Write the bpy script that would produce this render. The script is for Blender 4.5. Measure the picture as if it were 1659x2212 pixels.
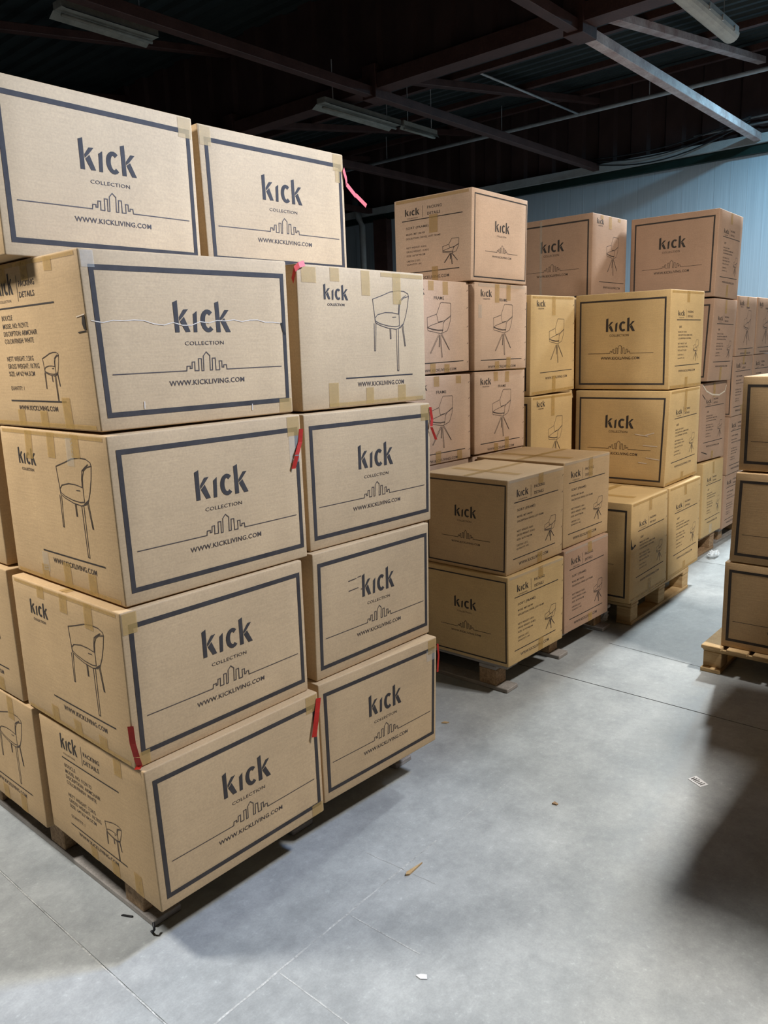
import bpy, bmesh, math, random
from mathutils import Vector, Matrix

# ---------------------------------------------------------------- scene reset
for o in list(bpy.data.objects): bpy.data.objects.remove(o, do_unlink=True)
scene = bpy.context.scene
COL = scene.collection
random.seed(7)

# ---------------------------------------------------------------- camera
# world axes: x along the aisle (away from the viewer), y to the left, z up; metres
RIGHT = Vector((0.653071, -0.756545, -0.033725))
DOWN = Vector((-0.174419, -0.106928, -0.978849))
FWD = Vector((0.736937, 0.645140, -0.201787))
F_PX = 1681.5
cam_data = bpy.data.cameras.new('camera')
cam_data.sensor_fit = 'HORIZONTAL'
cam_data.sensor_width = 36.0
cam_data.lens = 36.0 * F_PX / 1659.0
cam_data.clip_start = 0.05
cam_data.clip_end = 100
cam = bpy.data.objects.new('camera', cam_data)
COL.objects.link(cam)
m3 = Matrix((RIGHT, -DOWN, -FWD)).transposed()
cam.matrix_world = Matrix.Translation((0, 0, 1.657)) @ m3.to_4x4()
scene.camera = cam

# ---------------------------------------------------------------- world, exposure
world = bpy.data.worlds.new('world')
scene.world = world
world.use_nodes = True
world.node_tree.nodes['Background'].inputs[0].default_value = (0.02, 0.024, 0.03, 1)
world.node_tree.nodes['Background'].inputs[1].default_value = 0.0
scene.view_settings.view_transform = 'Standard'
scene.view_settings.look = 'None'
scene.view_settings.gamma = 1.0
scene.view_settings.use_curve_mapping = False
scene.view_settings.exposure = 0.42

# lamps of the hall and one added fill lamp: (x, y, z, watts, colour, size_x, size_y, label, aim)
LAMPS = [
    (3.70, -0.75, 4.20, 215, (1.0, 0.95, 0.89), 0.60, 0.30, 'lit strip lamp hanging over the aisle right of the viewer', None),
    (7.85, 2.02, 4.14, 245, (0.92, 0.98, 1.0), 0.50, 0.25, 'lit strip lamp hanging above the far stacks past the right pallet', None),
    (10.2, 2.10, 4.65, 95, (0.36, 0.74, 1.0), 0.50, 0.25, 'lit strip lamp hanging near the white end wall on the right', None),
    (-0.30, 3.40, 3.60, 142, (1.0, 0.97, 0.92), 0.60, 0.30, 'lit strip lamp hanging left of the nearest stack', None),
    (3.50, -0.10, 3.50, 45, (0.38, 0.58, 1.0), 0.35, 0.30, 'added bluish fill light over the aisle aimed at the nearest stack', (1.2, 2.1, 2.25)),  # added fill, brightens and cools the upper tiers of the nearest stack
]

# ---------------------------------------------------------------- materials
def new_mat(name):
    m = bpy.data.materials.new(name); m.use_nodes = True
    nt = m.node_tree; b = nt.nodes['Principled BSDF']
    return m, nt, b

def noise(nt, vec, scale, detail=4, rough=0.6):
    n = nt.nodes.new('ShaderNodeTexNoise')
    n.inputs['Scale'].default_value = scale
    n.inputs['Detail'].default_value = detail
    n.inputs['Roughness'].default_value = rough
    if vec is not None: nt.links.new(vec, n.inputs['Vector'])
    return n

def coords(nt, scale=(1, 1, 1), kind='Object'):
    tc = nt.nodes.new('ShaderNodeTexCoord')
    mp = nt.nodes.new('ShaderNodeMapping'); mp.inputs['Scale'].default_value = scale
    nt.links.new(tc.outputs[kind], mp.inputs['Vector'])
    return mp.outputs['Vector']

def ramp(nt, fac, stops):
    r = nt.nodes.new('ShaderNodeValToRGB'); el = r.color_ramp.elements
    while len(el) < len(stops): el.new(0.5)
    for e, (p, c) in zip(el, stops):
        e.position = p; e.color = (c[0], c[1], c[2], 1)
    nt.links.new(fac, r.inputs['Fac'])
    return r

def bump(nt, b, height, strength, dist=0.01):
    n = nt.nodes.new('ShaderNodeBump'); n.inputs['Strength'].default_value = strength
    n.inputs['Distance'].default_value = dist
    nt.links.new(height, n.inputs['Height']); nt.links.new(n.outputs['Normal'], b.inputs['Normal'])

def mixc(nt, fac, c1, c2, mode='MIX'):
    n = nt.nodes.new('ShaderNodeMix'); n.data_type = 'RGBA'; n.blend_type = mode
    for s, v in ((0, fac), (6, c1), (7, c2)):
        if hasattr(v, 'links'): nt.links.new(v, n.inputs[s])
        else: n.inputs[s].default_value = v if s == 0 else (v[0], v[1], v[2], 1)
    return n.outputs[2]

def noisy(name, c1, c2, scale=6, stretch=(1, 1, 1), rough=0.8, bumps=0.0, fine=90, spec=0.3, metallic=0.0, fine_amt=0.15):
    m, nt, b = new_mat(name)
    v = coords(nt, stretch)
    n1 = noise(nt, v, scale); r = ramp(nt, n1.outputs['Fac'], ((0.3, c1), (0.72, c2)))
    n2 = noise(nt, v, fine, 3)
    r2 = ramp(nt, n2.outputs['Fac'], ((0.3, (1 - fine_amt,) * 3), (0.7, (1.0,) * 3)))
    nt.links.new(mixc(nt, 1.0, r.outputs['Color'], r2.outputs['Color'], 'MULTIPLY'), b.inputs['Base Color'])
    b.inputs['Roughness'].default_value = rough
    b.inputs['Specular IOR Level'].default_value = spec
    b.inputs['Metallic'].default_value = metallic
    if bumps: bump(nt, b, n2.outputs['Fac'], bumps, 0.004)
    return m

MAT = {}
def carton_mat(name, c):
    c1 = tuple(x * 0.90 for x in c); c2 = tuple(min(1, x * 1.08) for x in c)
    m, nt, b = new_mat(name)
    v = coords(nt, (1, 1, 1)); vs = coords(nt, (3, 3, 40))
    n1 = noise(nt, v, 3.5, 5); r = ramp(nt, n1.outputs['Fac'], ((0.3, c1), (0.7, c2)))
    n2 = noise(nt, vs, 4, 3); r2 = ramp(nt, n2.outputs['Fac'], ((0.3, (0.93,) * 3), (0.7, (1.0,) * 3)))
    n3 = noise(nt, v, 170, 2); r3 = ramp(nt, n3.outputs['Fac'], ((0.3, (0.86,) * 3), (0.72, (1.0,) * 3)))
    a = mixc(nt, 1.0, r.outputs['Color'], r2.outputs['Color'], 'MULTIPLY')
    nt.links.new(mixc(nt, 1.0, a, r3.outputs['Color'], 'MULTIPLY'), b.inputs['Base Color'])
    b.inputs['Roughness'].default_value = 0.72
    b.inputs['Specular IOR Level'].default_value = 0.28
    bump(nt, b, n2.outputs['Fac'], 0.12, 0.003)
    return m
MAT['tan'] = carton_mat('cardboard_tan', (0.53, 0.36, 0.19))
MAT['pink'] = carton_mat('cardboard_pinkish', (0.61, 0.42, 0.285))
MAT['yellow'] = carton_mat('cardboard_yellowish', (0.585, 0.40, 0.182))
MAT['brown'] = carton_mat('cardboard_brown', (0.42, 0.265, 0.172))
MAT['ink'] = noisy('printing_ink', (0.034, 0.027, 0.023), (0.056, 0.046, 0.039), 20, rough=0.75, spec=0.25, fine=200)
MAT['ink_thin'] = noisy('thin_printing_ink', (0.05, 0.035, 0.028), (0.09, 0.065, 0.05), 20, rough=0.65, spec=0.3, fine=200)
def tape_mat(name, col, alpha, rough):
    m, nt, b = new_mat(name)
    n = noise(nt, coords(nt), 40, 2)
    nt.links.new(ramp(nt, n.outputs['Fac'], ((0.3, tuple(c * 0.85 for c in col)), (0.7, col))).outputs['Color'], b.inputs['Base Color'])
    b.inputs['Roughness'].default_value = rough
    b.inputs['Alpha'].default_value = alpha
    bump(nt, b, n.outputs['Fac'], 0.25, 0.003)
    return m
MAT['tape'] = tape_mat('brown_packing_tape', (0.52, 0.32, 0.09), 0.50, 0.62)
MAT['clear'] = tape_mat('clear_packing_tape', (0.62, 0.58, 0.48), 0.28, 0.35)
MAT['red'] = noisy('red_plastic_strap', (0.52, 0.022, 0.012), (0.66, 0.04, 0.022), 30, rough=0.55, spec=0.35)
MAT['liner'] = noisy('torn_cardboard_liner', (0.60, 0.50, 0.38), (0.72, 0.60, 0.46), 30)
MAT['hollow'] = noisy('dark_hole', (0.012, 0.009, 0.006), (0.03, 0.02, 0.012), 30)
MAT['wood_new'] = noisy('pallet_wood_new', (0.42, 0.27, 0.12), (0.62, 0.44, 0.23), 4, (2, 2, 14), bumps=0.3, fine=60)
MAT['wood_grey'] = noisy('pallet_wood_grey', (0.26, 0.235, 0.21), (0.42, 0.385, 0.35), 4, (2, 2, 14), bumps=0.4, fine=60, fine_amt=0.3)
MAT['chipboard'] = noisy('pallet_block_chipboard', (0.26, 0.16, 0.085), (0.44, 0.29, 0.16), 60, bumps=0.3, fine=120, fine_amt=0.3)
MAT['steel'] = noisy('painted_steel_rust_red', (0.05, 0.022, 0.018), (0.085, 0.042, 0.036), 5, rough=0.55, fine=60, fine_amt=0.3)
MAT['steel_lit'] = noisy('painted_steel_lit', (0.33, 0.21, 0.19), (0.66, 0.57, 0.56), 4, rough=0.6, fine=40, fine_amt=0.3)  # paler steel copy; the light on the far bay chords is put into its colour
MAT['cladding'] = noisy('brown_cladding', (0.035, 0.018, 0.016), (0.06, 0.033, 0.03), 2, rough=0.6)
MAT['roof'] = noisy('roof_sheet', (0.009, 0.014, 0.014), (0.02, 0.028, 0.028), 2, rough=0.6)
MAT['galv'] = noisy('galvanised_pipe', (0.30, 0.31, 0.32), (0.46, 0.47, 0.48), 10, rough=0.45, spec=0.5)
MAT['green'] = noisy('dark_green_flashing', (0.006, 0.018, 0.015), (0.012, 0.03, 0.025), 4, rough=0.5)
MAT['beam_grey'] = noisy('pale_grey_beam', (0.30, 0.31, 0.31), (0.42, 0.43, 0.43), 4, rough=0.6)
MAT['black'] = noisy('black_rubber', (0.012, 0.012, 0.013), (0.03, 0.03, 0.032), 20, rough=0.5)
MAT['white_plastic'] = noisy('white_lamp_plastic', (0.32, 0.325, 0.31), (0.42, 0.425, 0.40), 6, rough=0.8)
MAT['grey_lamp'] = noisy('grey_lamp_enamel', (0.16, 0.16, 0.14), (0.26, 0.26, 0.23), 9, rough=0.8)  # darker grey enamel of the open lamps
MAT['grey_metal'] = noisy('lamp_housing_grey', (0.25, 0.255, 0.25), (0.36, 0.365, 0.36), 6, rough=0.5)
MAT['paper'] = noisy('white_paper', (0.72, 0.72, 0.72), (0.85, 0.85, 0.85), 10)
MAT['film'] = tape_mat('clear_plastic_film', (0.85, 0.88, 0.90), 0.5, 0.12)
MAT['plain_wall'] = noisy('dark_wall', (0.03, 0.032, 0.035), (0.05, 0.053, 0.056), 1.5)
MAT['dust'] = noisy('pale_joint_dust', (0.36, 0.37, 0.36), (0.62, 0.63, 0.61), 25, fine=120, fine_amt=0.4)
MAT['crack'] = noisy('dark_joint', (0.07, 0.072, 0.07), (0.15, 0.155, 0.15), 25)

# white sandwich panel with fine vertical ribs
m, nt, b = new_mat('white_sandwich_panel')
v = coords(nt, (1, 1, 1))
n = noise(nt, coords(nt, (30, 30, 0.35)), 2.2, 4)
nt.links.new(ramp(nt, n.outputs['Fac'], ((0.3, (0.29, 0.34, 0.385)), (0.7, (0.375, 0.43, 0.475)))).outputs['Color'], b.inputs['Base Color'])
b.inputs['Roughness'].default_value = 0.5
MAT['panel'] = m

# worn, slightly polished concrete
m, nt, b = new_mat('polished_concrete')
v = coords(nt, (1, 1, 1), 'Object')
n1 = noise(nt, v, 1.1, 6, 0.62); n2 = noise(nt, v, 5.5, 6, 0.7); n3 = noise(nt, v, 38, 5, 0.75); n4 = noise(nt, v, 160, 3)
r1 = ramp(nt, n1.outputs['Fac'], ((0.30, (0.31, 0.325, 0.325)), (0.70, (0.42, 0.438, 0.438))))
r2 = ramp(nt, n2.outputs['Fac'], ((0.32, (0.74, 0.75, 0.755)), (0.68, (1.08, 1.08, 1.07))))
r3 = ramp(nt, n3.outputs['Fac'], ((0.28, (0.86,) * 3), (0.60, (1.0,) * 3), (0.76, (1.35,) * 3)))
r4 = ramp(nt, n4.outputs['Fac'], ((0.30, (0.92,) * 3), (0.7, (1.03,) * 3)))
a = mixc(nt, 1.0, r1.outputs['Color'], r2.outputs['Color'], 'MULTIPLY')
a = mixc(nt, 1.0, a, r3.outputs['Color'], 'MULTIPLY')
a = mixc(nt, 1.0, a, r4.outputs['Color'], 'MULTIPLY')
# pale scratches
vs = coords(nt, (0.8, 14, 1)); ns = noise(nt, vs, 3.0, 3, 0.8)
rs = ramp(nt, ns.outputs['Fac'], ((0.70, (0,) * 3), (0.76, (0.22,) * 3)))
a = mixc(nt, rs.outputs['Color'], a, (0.55, 0.56, 0.55))
nt.links.new(a, b.inputs['Base Color'])
rr = ramp(nt, n2.outputs['Fac'], ((0.3, (0.46,) * 3), (0.7, (0.66,) * 3)))
nt.links.new(rr.outputs['Color'], b.inputs['Roughness'])
b.inputs['Specular IOR Level'].default_value = 0.5
bump(nt, b, n3.outputs['Fac'], 0.12, 0.004)
MAT['concrete'] = m

def emit_mat(name, col, s):
    m, nt, b = new_mat(name)
    b.inputs['Emission Color'].default_value = (*col, 1); b.inputs['Emission Strength'].default_value = s
    b.inputs['Base Color'].default_value = (0.8, 0.8, 0.8, 1)
    return m

# ---------------------------------------------------------------- mesh helpers
class MB:
    def __init__(self): self.v = []; self.f = []
    def poly(self, pts):
        i = len(self.v); self.v += [tuple(p) for p in pts]; self.f.append(tuple(range(i, i + len(pts))))
    def box(self, x0, x1, y0, y1, z0, z1):
        i = len(self.v)
        self.v += [(x, y, z) for z in (z0, z1) for y in (y0, y1) for x in (x0, x1)]
        for f in ((0, 2, 3, 1), (4, 5, 7, 6), (0, 1, 5, 4), (2, 6, 7, 3), (0, 4, 6, 2), (1, 3, 7, 5)):
            self.f.append(tuple(i + k for k in f))
    def bar(self, p, q, w, h, up=(0, 0, 1)):
        """square bar from p to q; w across, h along up"""
        p = Vector(p); q = Vector(q); d = (q - p).normalized()
        s = d.cross(Vector(up)).normalized(); t = s.cross(d).normalized()
        i = len(self.v)
        for e in (p, q):
            for a, c in ((-1, -1), (1, -1), (1, 1), (-1, 1)): self.v.append(tuple(e + s * (a * w / 2) + t * (c * h / 2)))
        for f in ((0, 3, 2, 1), (4, 5, 6, 7), (0, 1, 5, 4), (1, 2, 6, 5), (2, 3, 7, 6), (3, 0, 4, 7)):
            self.f.append(tuple(i + k for k in f))
    def tube(self, pts, r, n=8):
        pts = [Vector(p) for p in pts]; i0 = len(self.v)
        for k, p in enumerate(pts):
            d = (pts[min(k + 1, len(pts) - 1)] - pts[max(k - 1, 0)]).normalized()
            s = d.cross(Vector((0.13, 0.21, 1))).normalized(); t = s.cross(d)
            for j in range(n):
                a = 2 * math.pi * j / n
                self.v.append(tuple(p + s * (r * math.cos(a)) + t * (r * math.sin(a))))
        for k in range(len(pts) - 1):
            for j in range(n):
                a = i0 + k * n + j; b2 = i0 + k * n + (j + 1) % n
                self.f.append((a, b2, b2 + n, a + n))
        self.f.append(tuple(range(i0 + n - 1, i0 - 1, -1)))
        e = i0 + (len(pts) - 1) * n; self.f.append(tuple(range(e, e + n)))
    def build(self, name, mat, parent=None, bevel=0.0, smooth=False, loc=None, origin=None):
        me = bpy.data.meshes.new(name)
        vs = self.v
        if origin is not None: vs = [(x - origin[0], y - origin[1], z - origin[2]) for x, y, z in vs]
        me.from_pydata(vs, [], self.f); me.update()
        if bevel or smooth:
            bm = bmesh.new(); bm.from_mesh(me)
            bmesh.ops.remove_doubles(bm, verts=bm.verts, dist=1e-5)
            if bevel: bmesh.ops.bevel(bm, geom=list(bm.edges), offset=bevel, segments=1, affect='EDGES', clamp_overlap=True)
            bmesh.ops.recalc_face_normals(bm, faces=bm.faces)
            bm.to_mesh(me); bm.free()
        if smooth:
            for p in me.polygons: p.use_smooth = True
        me.materials.append(MAT[mat] if isinstance(mat, str) else mat)
        o = bpy.data.objects.new(name, me); COL.objects.link(o)
        if parent is not None: o.parent = parent
        if origin is not None: o.location = origin
        return o

def shared(name, me, parent, loc, rot=(0, 0, 0)):
    o = bpy.data.objects.new(name, me); COL.objects.link(o); o.parent = parent
    o.location = loc; o.rotation_euler = rot
    return o
def thing(name, label, cat, loc=(0, 0, 0), rotz=0.0, group=None):
    o = bpy.data.objects.new(name, None); COL.objects.link(o); o.empty_display_size = 0.1
    o.location = loc; o.rotation_euler = (0, 0, rotz)
    o['label'] = label; o['category'] = cat
    if group: o['group'] = group
    return o
def tag(o, label, cat, group=None):
    o['label'] = label; o['category'] = cat
    if group: o['group'] = group
    return o
def structure(o, label, cat):
    o['kind'] = 'structure'; o['label'] = label; o['category'] = cat
    return o

# ================================================================ SETTING
UW = 11.80           # end wall plane
VAL = 6.63           # valley beam line
X0, X1, Y0, Y1 = -4.0, UW, -7.0, 14.0

fl = MB(); fl.box(X0, X1, Y0, Y1, -0.10, -0.0025)
floor = fl.build('floor', 'crack')
structure(floor, 'grey worn concrete warehouse floor with slab joints', 'floor')
ucut = [X0, -1.65, 0.87, 3.39, 5.91, 8.43, 10.95, X1]
vcut = [Y0, -3.58, 3.98, 9.02, Y1]
G = 0.0032
for i in range(len(ucut) - 1):
    for j in range(len(vcut) - 1):
        s = MB(); s.box(ucut[i] + G, ucut[i + 1] - G, vcut[j] + G, vcut[j + 1] - G, -0.0025, 0.0)
        s.build('slab', 'concrete', floor)
def strip(name, x0, y0, x1, y1, w, mat, z=-0.0009):
    s = MB(); d = Vector((x1 - x0, y1 - y0, 0)); L = d.length; d.normalize(); n = Vector((-d.y, d.x, 0))
    K = max(2, int(L / 0.05)); pts = []
    for k in range(K + 1):
        p = Vector((x0, y0, 0)) + d * (L * k / K) + n * random.uniform(-0.0012, 0.0012)
        ww = w * random.uniform(0.55, 1.25); pts.append((p + n * ww / 2, p - n * ww / 2))
    for k in range(K):
        a, b_ = pts[k]; c, e = pts[k + 1]
        s.poly([(a.x, a.y, z), (b_.x, b_.y, z), (e.x, e.y, z), (c.x, c.y, z)])
    return s.build(name, mat, floor)
strip('joint_dust', 0.87, -1.0, 0.87, 3.9, 0.0055, 'dust')
strip('joint_dust', 0.88, 1.46, 1.90, 1.475, 0.006, 'dust', 0.0004)
strip('scratch', 1.95, 1.476, 2.35, 1.48, 0.0025, 'dust', 0.0004)
strip('scratch', 1.165, 1.455, 1.163, 1.10, 0.004, 'dust', 0.0004)
strip('scratch', 1.448, 1.455, 1.458, 1.20, 0.004, 'dust', 0.0004)
strip('scratch', 1.70, 1.62, 1.72, 1.34, 0.003, 'dust', 0.0004)
strip('crack_line', 3.945, 1.80, 3.905, 1.24, 0.005, 'crack', 0.0004)

# ---- end wall of white sandwich panels
pw = 1.10
wend = MB(); wend.box(UW + 0.012, UW + 0.14, Y0, Y1, 0, 6.2)
wall_end = wend.build('wall_end', 'plain_wall')
structure(wall_end, 'end wall with white sandwich panels below brown ribbed cladding', 'wall')
pm = MB(); pm.box(-0.03, 0.0, 0.001, pw - 0.001, 0.0, 4.14)
for k in range(1, 5): pm.box(-0.0325, -0.03, k * pw / 5 - 0.006, k * pw / 5 + 0.006, 0.02, 4.12)
first = pm.build('panel', 'panel', wall_end, bevel=0.0)
first.location = (UW + 0.012, Y0, 0)
k = 1
while Y0 + (k + 1) * pw <= Y1 + 0.01:
    shared('panel', first.data, wall_end, (UW + 0.012, Y0 + k * pw, 0)); k += 1
# cladding above: trapezoidal ribs, one sheet per metre
cm = MB(); prof = [(0.0, 0.0), (0.20, 0.0), (0.24, -0.055), (0.47, -0.055), (0.51, 0.0)]
for rep in range(2):
    for (a, da), (c, dc) in zip(prof[:-1], prof[1:]):
        y0 = rep * 0.51 + a; y1 = rep * 0.51 + c
        cm.poly([(da, y0, 0), (dc, y1, 0), (dc, y1, 1.6), (da, y0, 1.6)])
cl = cm.build('cladding_sheet', 'cladding', wall_end)
cl.location = (UW - 0.02, Y0, 4.30)
k = 1
while Y0 + (k + 1) * 1.02 <= Y1 + 0.3:
    shared('cladding_sheet', cl.data, wall_end, (UW - 0.02, Y0 + k * 1.02, 4.30)); k += 1
t = MB(); t.box(UW - 0.10, UW - 0.02, Y0, Y1, 4.075, 4.18)
structure(t.build('trim_1', 'green'), 'dark green flashing along the top of the white wall', 'trim')
t = MB(); t.box(UW - 0.16, UW - 0.02, Y0, Y1, 4.185, 4.30)
structure(t.build('trim_2', 'beam_grey'), 'pale grey head beam above the white wall panels', 'trim')

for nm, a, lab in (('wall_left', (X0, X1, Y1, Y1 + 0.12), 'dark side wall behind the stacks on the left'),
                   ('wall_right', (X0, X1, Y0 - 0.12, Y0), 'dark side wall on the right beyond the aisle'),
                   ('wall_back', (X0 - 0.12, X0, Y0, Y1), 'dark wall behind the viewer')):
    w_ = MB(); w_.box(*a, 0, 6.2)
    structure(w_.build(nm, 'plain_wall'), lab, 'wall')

# ---- saw-tooth roof of ribbed sheets: bays start at each valley and rise to the next
bays = [VAL - 10.34, VAL - 5.17, VAL]
def roof_z(x, b0): return 4.62 + 0.150 * (x - b0)
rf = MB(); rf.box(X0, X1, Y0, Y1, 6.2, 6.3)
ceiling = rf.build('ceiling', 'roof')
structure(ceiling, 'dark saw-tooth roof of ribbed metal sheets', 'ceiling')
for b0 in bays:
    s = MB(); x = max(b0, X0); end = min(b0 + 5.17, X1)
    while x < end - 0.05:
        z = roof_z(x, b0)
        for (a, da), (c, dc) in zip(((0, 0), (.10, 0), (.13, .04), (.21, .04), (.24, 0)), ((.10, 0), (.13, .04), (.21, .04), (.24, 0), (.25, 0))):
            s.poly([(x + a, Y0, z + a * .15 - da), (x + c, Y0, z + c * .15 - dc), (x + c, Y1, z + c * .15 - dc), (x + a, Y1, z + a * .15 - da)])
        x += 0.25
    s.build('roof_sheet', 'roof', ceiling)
for b0 in bays[1:]:
    # ribbed fascia standing on each valley
    s = MB(); y = Y0
    while y < Y1 - 0.1:
        for (a, da), (c, dc) in zip(((0, 0), (.19, 0), (.22, .05), (.42, .05), (.45, 0)), ((.19, 0), (.22, .05), (.42, .05), (.45, 0), (.46, 0))):
            s.poly([(b0 - da, y + a, 4.40), (b0 - da, y + a, 5.42), (b0 - dc, y + c, 5.42), (b0 - dc, y + c, 4.40)])
        y += 0.46
    s.build('fascia_sheet', 'cladding', ceiling)

# ---- steel: valley beams and trusses
for q, b0 in enumerate(bays[1:]):
    s = MB(); s.box(b0 - 0.10, b0 + 0.10, Y0, Y1, 4.28, 4.42)
    o = s.build('valley_beam', 'steel')
    tag(o, ('rust red valley beam crossing overhead behind the viewer', 'rust red valley beam running across the roof where the trusses meet')[q], 'beam', 'valley beams')
TY = [-1.14, 1.14, 3.42, 5.70, 7.98, 10.26, 12.54]
labels_far = {1.14: 'rust red roof truss nearest the viewer, beyond the top right corner', 3.42: 'rust red roof truss with chords coloured pale as if lit, at top right',
              5.70: 'dim roof truss behind the lit one, ending above the white wall', 7.98: 'third dim roof truss, above the middle of the hall',
              10.26: 'fourth dim roof truss deep in the dark on the left', 12.54: 'farthest dim roof truss by the left wall', -1.14: 'roof truss over the right side of the aisle'}
labels_near = {1.14: 'near bay truss just above the viewer', 3.42: 'near bay truss crossing above the front stack', 5.70: 'dark red near bay truss crossing the black ceiling at upper left',
               7.98: 'near bay truss low in the dark behind the front stack', 10.26: 'near bay truss far left in the dark', 12.54: 'near bay truss by the left wall', -1.14: 'near bay truss over the right of the aisle'}
for b0, labs in ((bays[2], labels_far), (bays[1], labels_near)):
    for y in TY:
        lit_tone = 'steel_lit' if y < 5 and b0 == bays[2] else 'steel'
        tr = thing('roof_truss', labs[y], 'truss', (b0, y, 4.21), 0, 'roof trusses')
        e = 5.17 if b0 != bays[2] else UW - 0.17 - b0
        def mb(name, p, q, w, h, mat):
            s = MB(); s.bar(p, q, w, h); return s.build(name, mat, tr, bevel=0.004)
        mb('lower_chord', (0.10, 0, 0.045), (e, 0, 0.045), 0.10, 0.09, lit_tone)
        mb('upper_chord', (0.12, 0, 0.235), (e, 0, 0.235 + 0.150 * (e - 0.12)), 0.10, 0.075, lit_tone)
        mb('post', (3.28, 0, 0.09), (3.28, 0, 0.68), 0.06, 0.06, 'steel')
        g = MB(); g.box(-0.13, 0.13, -0.09, 0.09, -0.02, 0.30); g.build('joint_box', 'steel', tr, bevel=0.004)
for i, (dx, lab) in enumerate(((1.3, 'dark purlin just past the valley beam'), (2.9, 'dark purlin across the middle of the far bay'), (4.4, 'dark purlin nearest the end wall'))):
    s = MB(); x = VAL + dx; z = roof_z(x, VAL) - 0.12; s.box(x - 0.035, x + 0.035, Y0, Y1, z - 0.04, z + 0.03)
    tag(s.build('purlin', 'steel'), lab, 'beam', 'purlins of the far bay')
# sprinkler pipe along the end wall and conduit, cables
s = MB(); s.tube([(10.9, Y0 + 0.1, 4.85), (10.9, Y1 - 0.1, 4.85)], 0.028)
sp = s.build('ceiling_pipe', 'galv', smooth=True); tag(sp, 'long thin grey pipe slung under the roof before the end wall', 'pipe')
for y in (2.3, 4.6, 6.9, 9.2): 
    s = MB(); s.tube([(10.9, y, 4.85), (10.9, y, roof_z(10.9, VAL))], 0.006, 6); s.build('hanger', 'galv', sp)
s = MB(); s.tube([(7.9, 5.62, 4.98 - 0.15), (10.86, 5.62, 4.85)], 0.014)
tag(s.build('branch_pipe', 'galv', smooth=True), 'short thin branch pipe reaching back from the ceiling pipe', 'pipe')
for i, (z, lab) in enumerate(((4.42, 'lower of two pale conduits above the wall at right'), (4.50, 'upper of two pale conduits above the wall at right'))):
    s = MB(); s.tube([(UW - 0.18 - 0.03 * i, -1.0, z), (UW - 0.18 - 0.03 * i, 4.25 - 0.6 * i, z)], 0.014)
    tag(s.build('conduit', 'galv', smooth=True), lab, 'conduit', 'conduits on the end wall')
for i, lab in enumerate(('highest black cable sagging along the wall head', 'middle black cable sagging along the wall head', 'lowest black cable sagging along the wall head')):
    pts = []
    for k in range(13):
        f = k / 12; y = 3.5 + f * 2.3
        pts.append((UW - 0.22 - 0.015 * i, y, 4.52 - 0.035 * i - 0.14 * f - (0.10 + 0.05 * i) * math.sin(f * math.pi) + 0.0))
    s = MB(); s.tube(pts, 0.009, 6); tag(s.build('cable', 'black', smooth=True), lab, 'cable', 'cables along the wall head')
# column and downpipe at the dark left end of the wall
s = MB(); s.box(UW - 0.20, UW - 0.02, 9.88, 10.12, 0, 4.07); s.box(UW - 0.22, UW - 0.20, 9.84, 10.16, 0, 4.07)
tag(s.build('wall_column', 'steel'), 'dark steel column against the end wall behind the front stack', 'column')
s = MB(); s.tube([(UW - 0.24, 10.42, 0.0), (UW - 0.24, 10.42, 4.0), (UW - 0.24, 10.50, 4.15), (UW - 0.24, 10.6, 4.5)], 0.06, 12)
tag(s.build('downpipe', 'grey_metal', smooth=True), 'grey downpipe beside the dark wall column', 'pipe')

# ---- ceiling lamps
def batten(label, x0, x1, y, z, closed, top, k=1.0):
    t = thing('fluorescent_lamp', label, 'lamp', ((x0 + x1) / 2, y, z), 0, 'fluorescent ceiling lamps')
    L = (x1 - x0) / 2
    s = MB(); s.box(-L, L, -0.06 * k, 0.06 * k, 0.05, 0.11); s.build('housing', 'grey_metal' if closed else 'grey_lamp', t, bevel=0.006)
    if closed:
        s = MB(); n = 8
        for j in range(n):
            a = math.pi + math.pi * j / n; c = math.pi + math.pi * (j + 1) / n
            s.poly([(-L + .02, .072 * math.cos(a), .05 + .065 * math.sin(a)), (L - .02, .072 * math.cos(a), .05 + .065 * math.sin(a)),
                    (L - .02, .072 * math.cos(c), .05 + .065 * math.sin(c)), (-L + .02, .072 * math.cos(c), .05 + .065 * math.sin(c))])
        for sx in (-L + .02, L - .02):
            s.poly([(sx, .072 * math.cos(math.pi + math.pi * j / n), .05 + .065 * math.sin(math.pi + math.pi * j / n)) for j in range(n + 1)])
        df = s.build('diffuser', 'white_plastic', t, smooth=False)
        for j in range(5):
            for sy in (-1, 1):
                c = MB(); xx = -L + 0.15 + j * (2 * L - 0.3) / 4; c.box(xx - .012, xx + .012, sy * .072 - .006, sy * .072 + .006, .03, .075); c.build('clip', 'galv', df)
    else:
        s = MB(); e = .13 * k; g = .055 * k; s.poly([(-L, -e, .02), (L, -e, .02), (L, -g, .06), (-L, -g, .06)]); s.poly([(-L, g, .06), (L, g, .06), (L, e, .02), (-L, e, .02)])
        s.poly([(-L, -g, .052), (L, -g, .052), (L, g, .052), (-L, g, .052)])
        s.build('reflector', 'grey_lamp', t)
        s = MB(); s.tube([(-L + .03, 0, .02), (L - .03, 0, .02)], .013); s.build('tube', 'grey_lamp', t, smooth=True)
    for sx in (-L * .7, L * .7):
        s = MB(); s.tube([(sx, 0, .11), (sx, 0, top - z)], .005, 6); s.build('hanger', 'galv', t)
    return t
batten('unlit closed fluorescent lamp with clips at top right', 6.10, 7.62, 2.50, 4.17, True, 4.70)
batten('dim fluorescent lamp at the upper left of the dark ceiling', 3.30, 4.13, 5.92, 4.16, False, 4.9)
batten('dim fluorescent lamp with reflector in the dark middle of the ceiling', 6.24, 7.48, 6.14, 4.14, False, 4.65)
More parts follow.
